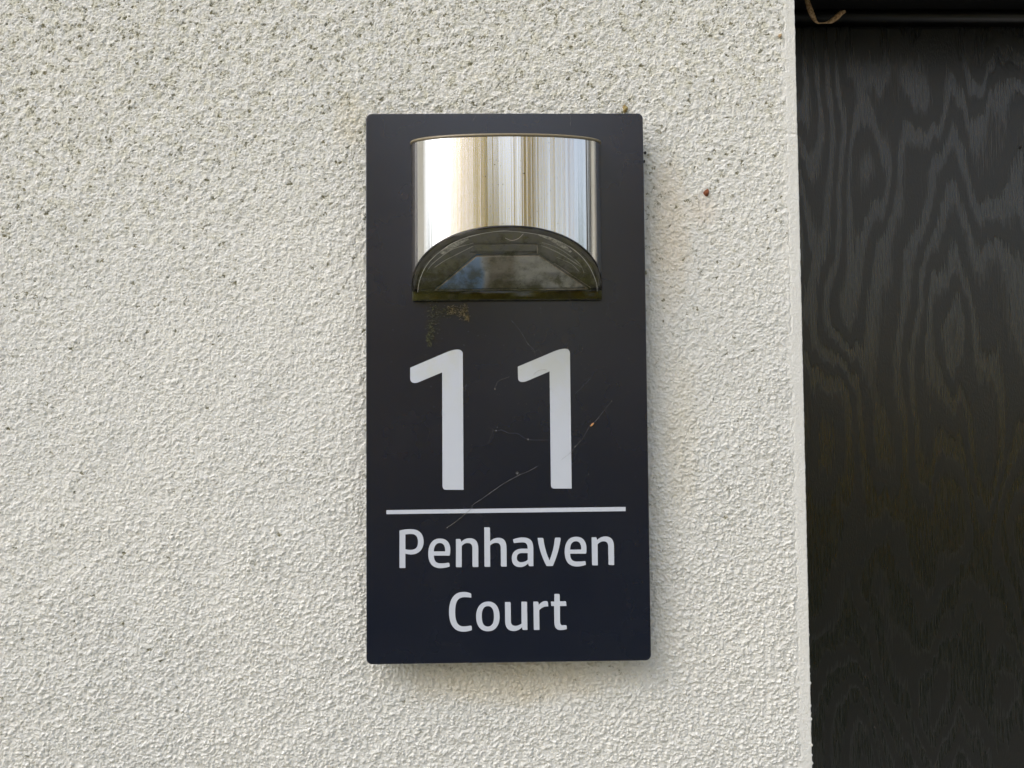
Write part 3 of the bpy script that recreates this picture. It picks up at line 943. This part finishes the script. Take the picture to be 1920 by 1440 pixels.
M_REFLECTION = mat_reflection()
for up_, dn_ in (([(-34.9, 27.9), (-31.0, 32.2), (-26.6, 35.1), (-20.4, 37.5)], [(-33.1, 26.8), (-29.4, 30.1), (-24.6, 33.4), (-19.8, 36.9)]),
                 ([(15.6, 40.0), (23.5, 37.0), (29.9, 32.7), (33.4, 28.5)], [(16.0, 39.2), (21.4, 36.2), (27.1, 32.1), (32.8, 27.9)])):
    A = smooth_path([lp3(u, w, 0.2) for u, w in up_], 5); B_ = smooth_path([lp3(u, w, 0.2) for u, w in dn_], 5)
    A2 = [p - LN * 0.0008 for p in A]; B2 = [p - LN * 0.0008 for p in B_]
    n = len(A)
    verts = A + B_ + A2 + B2
    faces = []
    for i in range(n - 1):
        faces += [(i, i + 1, n + i + 1, n + i), (2 * n + i, 3 * n + i, 3 * n + i + 1, 2 * n + i + 1), (i, 2 * n + i, 2 * n + i + 1, i + 1), (n + i, n + i + 1, 3 * n + i + 1, 3 * n + i)]
    faces += [(0, n, 3 * n, 2 * n), (n - 1, 3 * n - 1, 4 * n - 1, 2 * n - 1)]
    under(mesh_obj("reflection_strip", verts, faces, M_REFLECTION), lamp)  # strip added to carry a dome reflection as colour

# clear lip along the foot of the lens, with its algae-green back
bm = bmesh.new()
box(bm, -51.2 * MM, 52.4 * MM, YP - 2.6 * MM, YP - 0.2 * MM, 45.7 * MM, 51.4 * MM, bevel=0.8 * MM, seg=3)
under(bm_obj("lens_lip", bm, M_LIP, smooth=True), lamp)
NL = Nodes("algae_film")
lv = NL.coords()
lc = NL.mix(NL.ramp(NL.noise(lv, 160.0, 5.0, 0.7), 0.3, 0.7), (0.05, 0.047, 0.012), (0.22, 0.20, 0.065))
M_ALGAE = NL.principled(Base_Color=lc, Roughness=0.7)
bm = bmesh.new()
box(bm, -49.0 * MM, 50.0 * MM, YP - 1.6 * MM, YP - 0.05 * MM, 46.4 * MM, 50.6 * MM, bevel=0.5 * MM)
under(bm_obj("algae_layer", bm, M_ALGAE), lamp)

# ------------------------------------------------------------------ small things caught on the sign
def plate_pts(pts, lift=0.00025):
    return [(x * MM, YP - lift - 0.00012 * (i % 2), z * MM) for i, (x, z) in enumerate(pts)]


def strand(pts, r, label, knots=(), lift=0.00025, extra=()):
    V, F = [], []
    for k, pp in enumerate([pts] + list(extra)):
        P = smooth_path(plate_pts(pp, lift), 6)
        P = [p + Vector((rnd.gauss(0, 0.05), 0, rnd.gauss(0, 0.05))) * MM for p in P]
        R = [0.60 * r * MM * (0.55 + 0.9 * rnd.random() ** 2) * (0.35 if i in (0, len(P) - 1) else 1) for i in range(len(P))]
        v_, f_ = tube(P, R, 5)
        F += [tuple(i + len(V) for i in q) for q in f_]
        V += v_
    for (x, z, s) in knots:
        m = bmesh.new()
        bmesh.ops.create_icosphere(m, subdivisions=1, radius=s * MM)
        b0 = len(V)
        for q in m.verts:
            V.append(Vector((q.co.x * (0.7 + 0.6 * rnd.random()) + x * MM, q.co.y * 0.6 + YP - 0.0003, q.co.z * (0.8 + 0.8 * rnd.random()) + z * MM)))
        F += [tuple(b0 + q.index for q in f_.verts) for f_ in m.faces]
        m.free()
    o = mesh_obj("cobweb_strand", V, F, M_WEB, smooth=True)
    return tag(o, label, "cobweb", "cobweb strands on the sign")


strand([(-33.14, -77.59), (-26.2, -72.5), (-19.81, -67.11), (-19.22, -65.39), (-14.0, -61.99), (-7.89, -57.74), (-1.49, -53.48), (6.66, -49.23), (11.03, -47.54), (16.28, -44.7)], 0.13,
       "long pale cobweb strand crossing the white line towards the second 1",
       [(-33.0, -77.4, 0.3), (5.2, -48.6, 0.4)], extra=[[(6.66, -49.23), (5.23, -47.77), (4.06, -48.63)], [(-10.5, -59.6), (-7.89, -57.74), (-4.5, -55.4)]])
strand([(29.1, -41.35), (33.79, -37.92), (36.75, -34.47), (40.58, -30.45), (44.75, -23.51), (46.81, -21.5), (48.58, -20.06), (50.95, -17.17), (57.19, -9.65)], 0.10,
       "cobweb strand slanting up from the second 1 with an orange husk on it", [(36.9, -34.2, 0.3), (57.1, -9.8, 0.28)])
strand([(37.08, -5.4), (40.63, -2.22), (45.65, 2.7)], 0.07, "short faint cobweb strand beside the stem of the second 1")
strand([(-10.82, -22.73), (-6.19, -25.38), (-3.29, -24.83), (1.05, -26.61), (5.7, -26.94), (11.19, -30.18), (22.82, -30.57)], 0.07,
       "faint sagging cobweb strand between the stems of the two numerals", [(-6.2, -25.2, 0.4), (11.2, -30.2, 0.42)], extra=[[(-7.64, -24.5), (-9.71, -30.28), (-10.89, -32.29)]])
strand([(-6.6, -3.01), (-6.3, -0.98), (-4.24, 1.92), (1.02, 3.92)], 0.10, "small hooked cobweb scrap between the flags of the two numerals", [(-6.6, -2.6, 0.35), (1.0, 3.9, 0.2)])
strand([(2.45, 35.19), (7.36, 29.3), (11.68, 21.95), (14.57, 19.01), (15.7, 15.2)], 0.09, "cobweb strand hanging from below the lamp to the flag of the second 1",
       [(11.7, 21.9, 0.3)], extra=[[(13.2, 19.6), (15.0, 17.6), (17.6, 18.8), (19.4, 16.0)]])
strand([(14.43, 4.98), (16.79, 7.01), (19.71, 7.86), (22.05, 7.55)], 0.09, "tiny arched hair lying on the flag of the second 1")
strand([(-22.89, -4.05), (-22.28, 0.31)], 0.10, "short pale fibre beside the stem of the first 1")
strand([(35.93, 149.6), (36.48, 146.21), (36.15, 142.61)], 0.10, "short white fibre at the top edge of the sign over the lamp's end")
strand([(-16.05, 148.67), (-17.84, 145.38)], 0.07, "short faint fibre at the top edge of the sign over the bright band")

# loose grit on the plate
gv_, gf_ = [], []
for _ in range(150):
    x = rnd.uniform(-70, 70); z = rnd.gauss(12, 38)
    if not -140 < z < 44:
        continue
    s = rnd.uniform(0.08, 0.22) * MM
    b0 = len(gv_)
    for dx, dy, dz in ((1, 0, 0), (-1, 0, 0), (0, 0, 1.3), (0, 0, -1.3), (0, -1, 0), (0, 1, 0)):
        gv_.append((x * MM + dx * s * rnd.uniform(0.6, 1.3), YP - 0.0001 + dy * s * 0.8, z * MM + dz * s * rnd.uniform(0.6, 1.6)))
    gf_ += [tuple(b0 + i for i in q) for q in ((0, 2, 4), (2, 1, 4), (1, 3, 4), (3, 0, 4), (2, 0, 5), (1, 2, 5), (3, 1, 5), (0, 3, 5))]
dust = mesh_obj("dust", gv_, gf_, simple("grit", (0.13, 0.125, 0.10), 0.8))
tag(dust, "fine pale grit scattered over the plate of the sign", "dust", kind="stuff")


def tuft(name, label, cat, spots, count, fibre_len, mat, r=0.06):
    V, F = [], []
    for _ in range(count):
        cx, cz, sx, sz = spots[rnd.randrange(len(spots))]
        x, z = rnd.gauss(cx, sx), rnd.gauss(cz, sz)
        y = YP - abs(rnd.gauss(0.0, 0.0007)) - 0.0001
        a = rnd.uniform(0, math.tau)
        ln = fibre_len * rnd.uniform(0.3, 1.0)
        p = [Vector((x * MM, y, z * MM))]
        for k in range(3):
            a += rnd.gauss(0, 0.7)
            p.append(p[-1] + Vector((math.cos(a) * ln / 3, rnd.gauss(0, 0.12), math.sin(a) * ln / 3)) * MM)
            p[-1].y = min(p[-1].y, YP - 0.00005)
        v_, f_ = tube(p, [r * MM * k for k in (1.2, 1.6, 1.2, 0.5)], 4)
        F += [tuple(i + len(V) for i in q) for q in f_]
        V += v_
    o = mesh_obj(name, V, F, mat)
    return tag(o, label, cat, kind="stuff")


def mat_fluff(name, a, b):
    N = Nodes(name)
    v_ = N.coords()
    return N.principled(Base_Color=N.mix(N.ramp(N.noise(v_, 700.0, 2.0), 0.35, 0.65), a, b), Roughness=0.9)


tuft("moss", "sparse olive moss creeping down the plate below the lamp's lens", "moss",
     [(-39.5, 41, 2.5, 2.2), (-40.0, 36, 2.2, 3.0), (-40.8, 30, 1.6, 3.0), (-42.0, 25, 1.0, 2.5), (-33, 40, 2, 2)], 210, 1.5, mat_fluff("moss_fibre", (0.045, 0.05, 0.014), (0.15, 0.15, 0.06)), 0.08)
tuft("dried_fluff", "tan tuft of dried fluff hanging from the foot of the lens", "fluff",
     [(-23.5, 41, 1.6, 1.6), (-24.0, 38.8, 1.2, 1.8), (-29.5, 40.6, 1.3, 1.4), (-21.5, 36.5, 0.7, 1.0)], 170, 2.0, mat_fluff("fluff_fibre", (0.09, 0.078, 0.036), (0.32, 0.26, 0.14)), 0.09)


# ------------------------------------------------------------------ small things on the wall and at the door
def husk(name, outline, thick, mat, loc, label, cat):
    """flat-domed seed or leaf scrap: outline x,z in mm"""
    n = len(outline)
    cx = sum(p[0] for p in outline) / n; cz = sum(p[1] for p in outline) / n
    V = [(x * MM, 0.0006, z * MM) for x, z in outline]
    V += [((cx + (x - cx) * 0.72) * MM, -thick * 0.75 * MM, (cz + (z - cz) * 0.72) * MM) for x, z in outline]
    V += [((cx + (x - cx) * 0.3) * MM, -thick * MM, (cz + (z - cz) * 0.3) * MM) for x, z in outline]
    F = []
    for a in (0, n):
        for i in range(n):
            j = (i + 1) % n
            F.append((a + i, a + j, a + n + j, a + n + i))
    F.append(tuple(range(2 * n, 3 * n)))
    F.append(tuple(range(n))[::-1])
    return tag(mesh_obj(name, V, F, mat, smooth=True, loc=loc), label, cat)


husk("seed_husk", [(-1.9, -0.6), (-1.5, 0.8), (-0.5, 1.7), (0.6, 2.4), (1.3, 2.2), (1.6, 1.0), (1.5, -0.4), (0.9, -1.9), (0.2, -2.1), (-0.9, -1.5)], 1.0,
     mat_fluff("husk_brown", (0.14, 0.045, 0.02), (0.27, 0.09, 0.04)), (0.1143, -0.0056, 0.1083), "small brown seed husk stuck to the white wall between the sign and the door", "husk")
husk("seed_husk", [(-0.5, -1.4), (-0.6, 0.2), (-0.1, 1.5), (0.5, 1.6), (0.7, 0.3), (0.2, -1.2)], 0.5, mat_fluff("husk_orange", (0.42, 0.17, 0.06), (0.55, 0.30, 0.12)),
     (0.0462, YP - 0.0004, -0.0225), "tiny orange husk caught in the cobweb beside the second 1", "husk").rotation_euler = (0, math.radians(38), 0)
for (x, z, s), lab in (((80.7, 133.0, 0.85), "tiny black speck on the wall close to the sign's edge, the upper of two"),
                       ((80.0, 128.1, 0.75), "tiny black speck on the wall close to the sign's edge, the lower of two")):
    husk("dirt_speck", [(s * math.cos(a) * (1 + 0.25 * math.sin(3 * a)), 1.2 * s * math.sin(a)) for a in [k * math.tau / 8 for k in range(8)]], 0.7, M_SPECK,
         (x * MM - 0.0010, -0.0056, z * MM - 0.0017), lab, "speck")
husk("dirt_speck", [(0.9 * math.cos(a) * (1 + 0.3 * math.sin(2 * a)), 1.3 * math.sin(a)) for a in [k * math.tau / 8 for k in range(8)]], 0.6, M_SPECK,
     (0.3694, DY - 0.0001, 0.1706), "tiny black speck on the woodgrain door", "speck")
husk("moss_tuft", [(1.5 * math.cos(a) * (1 + 0.3 * math.sin(3 * a + 1)), 2.4 * math.sin(a) * (1 + 0.2 * math.cos(4 * a))) for a in [k * math.tau / 12 for k in range(12)]], 1.0,
     mat_fluff("tuft_ochre", (0.20, 0.13, 0.04), (0.48, 0.40, 0.18)), (0.0686, -0.0054, 0.1568), "ochre moss tuft on the wall just over the sign's upper corner", "moss")
husk("snail_shell", [(1.1 * math.cos(a), 1.1 * math.sin(a)) for a in [k * math.tau / 10 for k in range(10)]], 0.9,
     mat_fluff("shell_tan", (0.36, 0.22, 0.11), (0.55, 0.42, 0.26)), (0.1584, -0.0054, 0.1992), "tiny tan round shell on the wall near the door's upper corner", "shell")

# dry bent leaf in the top corner of the door
lf = [(213.6, 276.0), (214.2, 270.6), (216.0, 264.8), (218.5, 259.9), (221.4, 256.8), (224.4, 256.5), (227.8, 256.5), (230.9, 257.2), (234.7, 259.9), (238.2, 263.0), (241.6, 264.9)]
wd = [0.6, 1.2, 1.4, 1.2, 0.5, 0.3, 0.5, 1.3, 1.5, 1.3, 0.7]
P = [Vector((x * MM, DY - 0.010 - 0.001 * math.sin(i), z * MM)) for i, (x, z) in enumerate(lf)]
PP = smooth_path(P, 4)
RW = np.interp(np.linspace(0, 10, len(PP)), range(11), wd)
v, f = tube(PP, [1.35 * w * MM for w in RW], 6, squash=0.35)
leaf = mesh_obj("dry_leaf", v, f, mat_fluff("dry_leaf_tan", (0.26, 0.15, 0.07), (0.55, 0.38, 0.22)), smooth=True)
tag(leaf, "dry tan bent leaf caught at the top corner of the black door", "leaf")
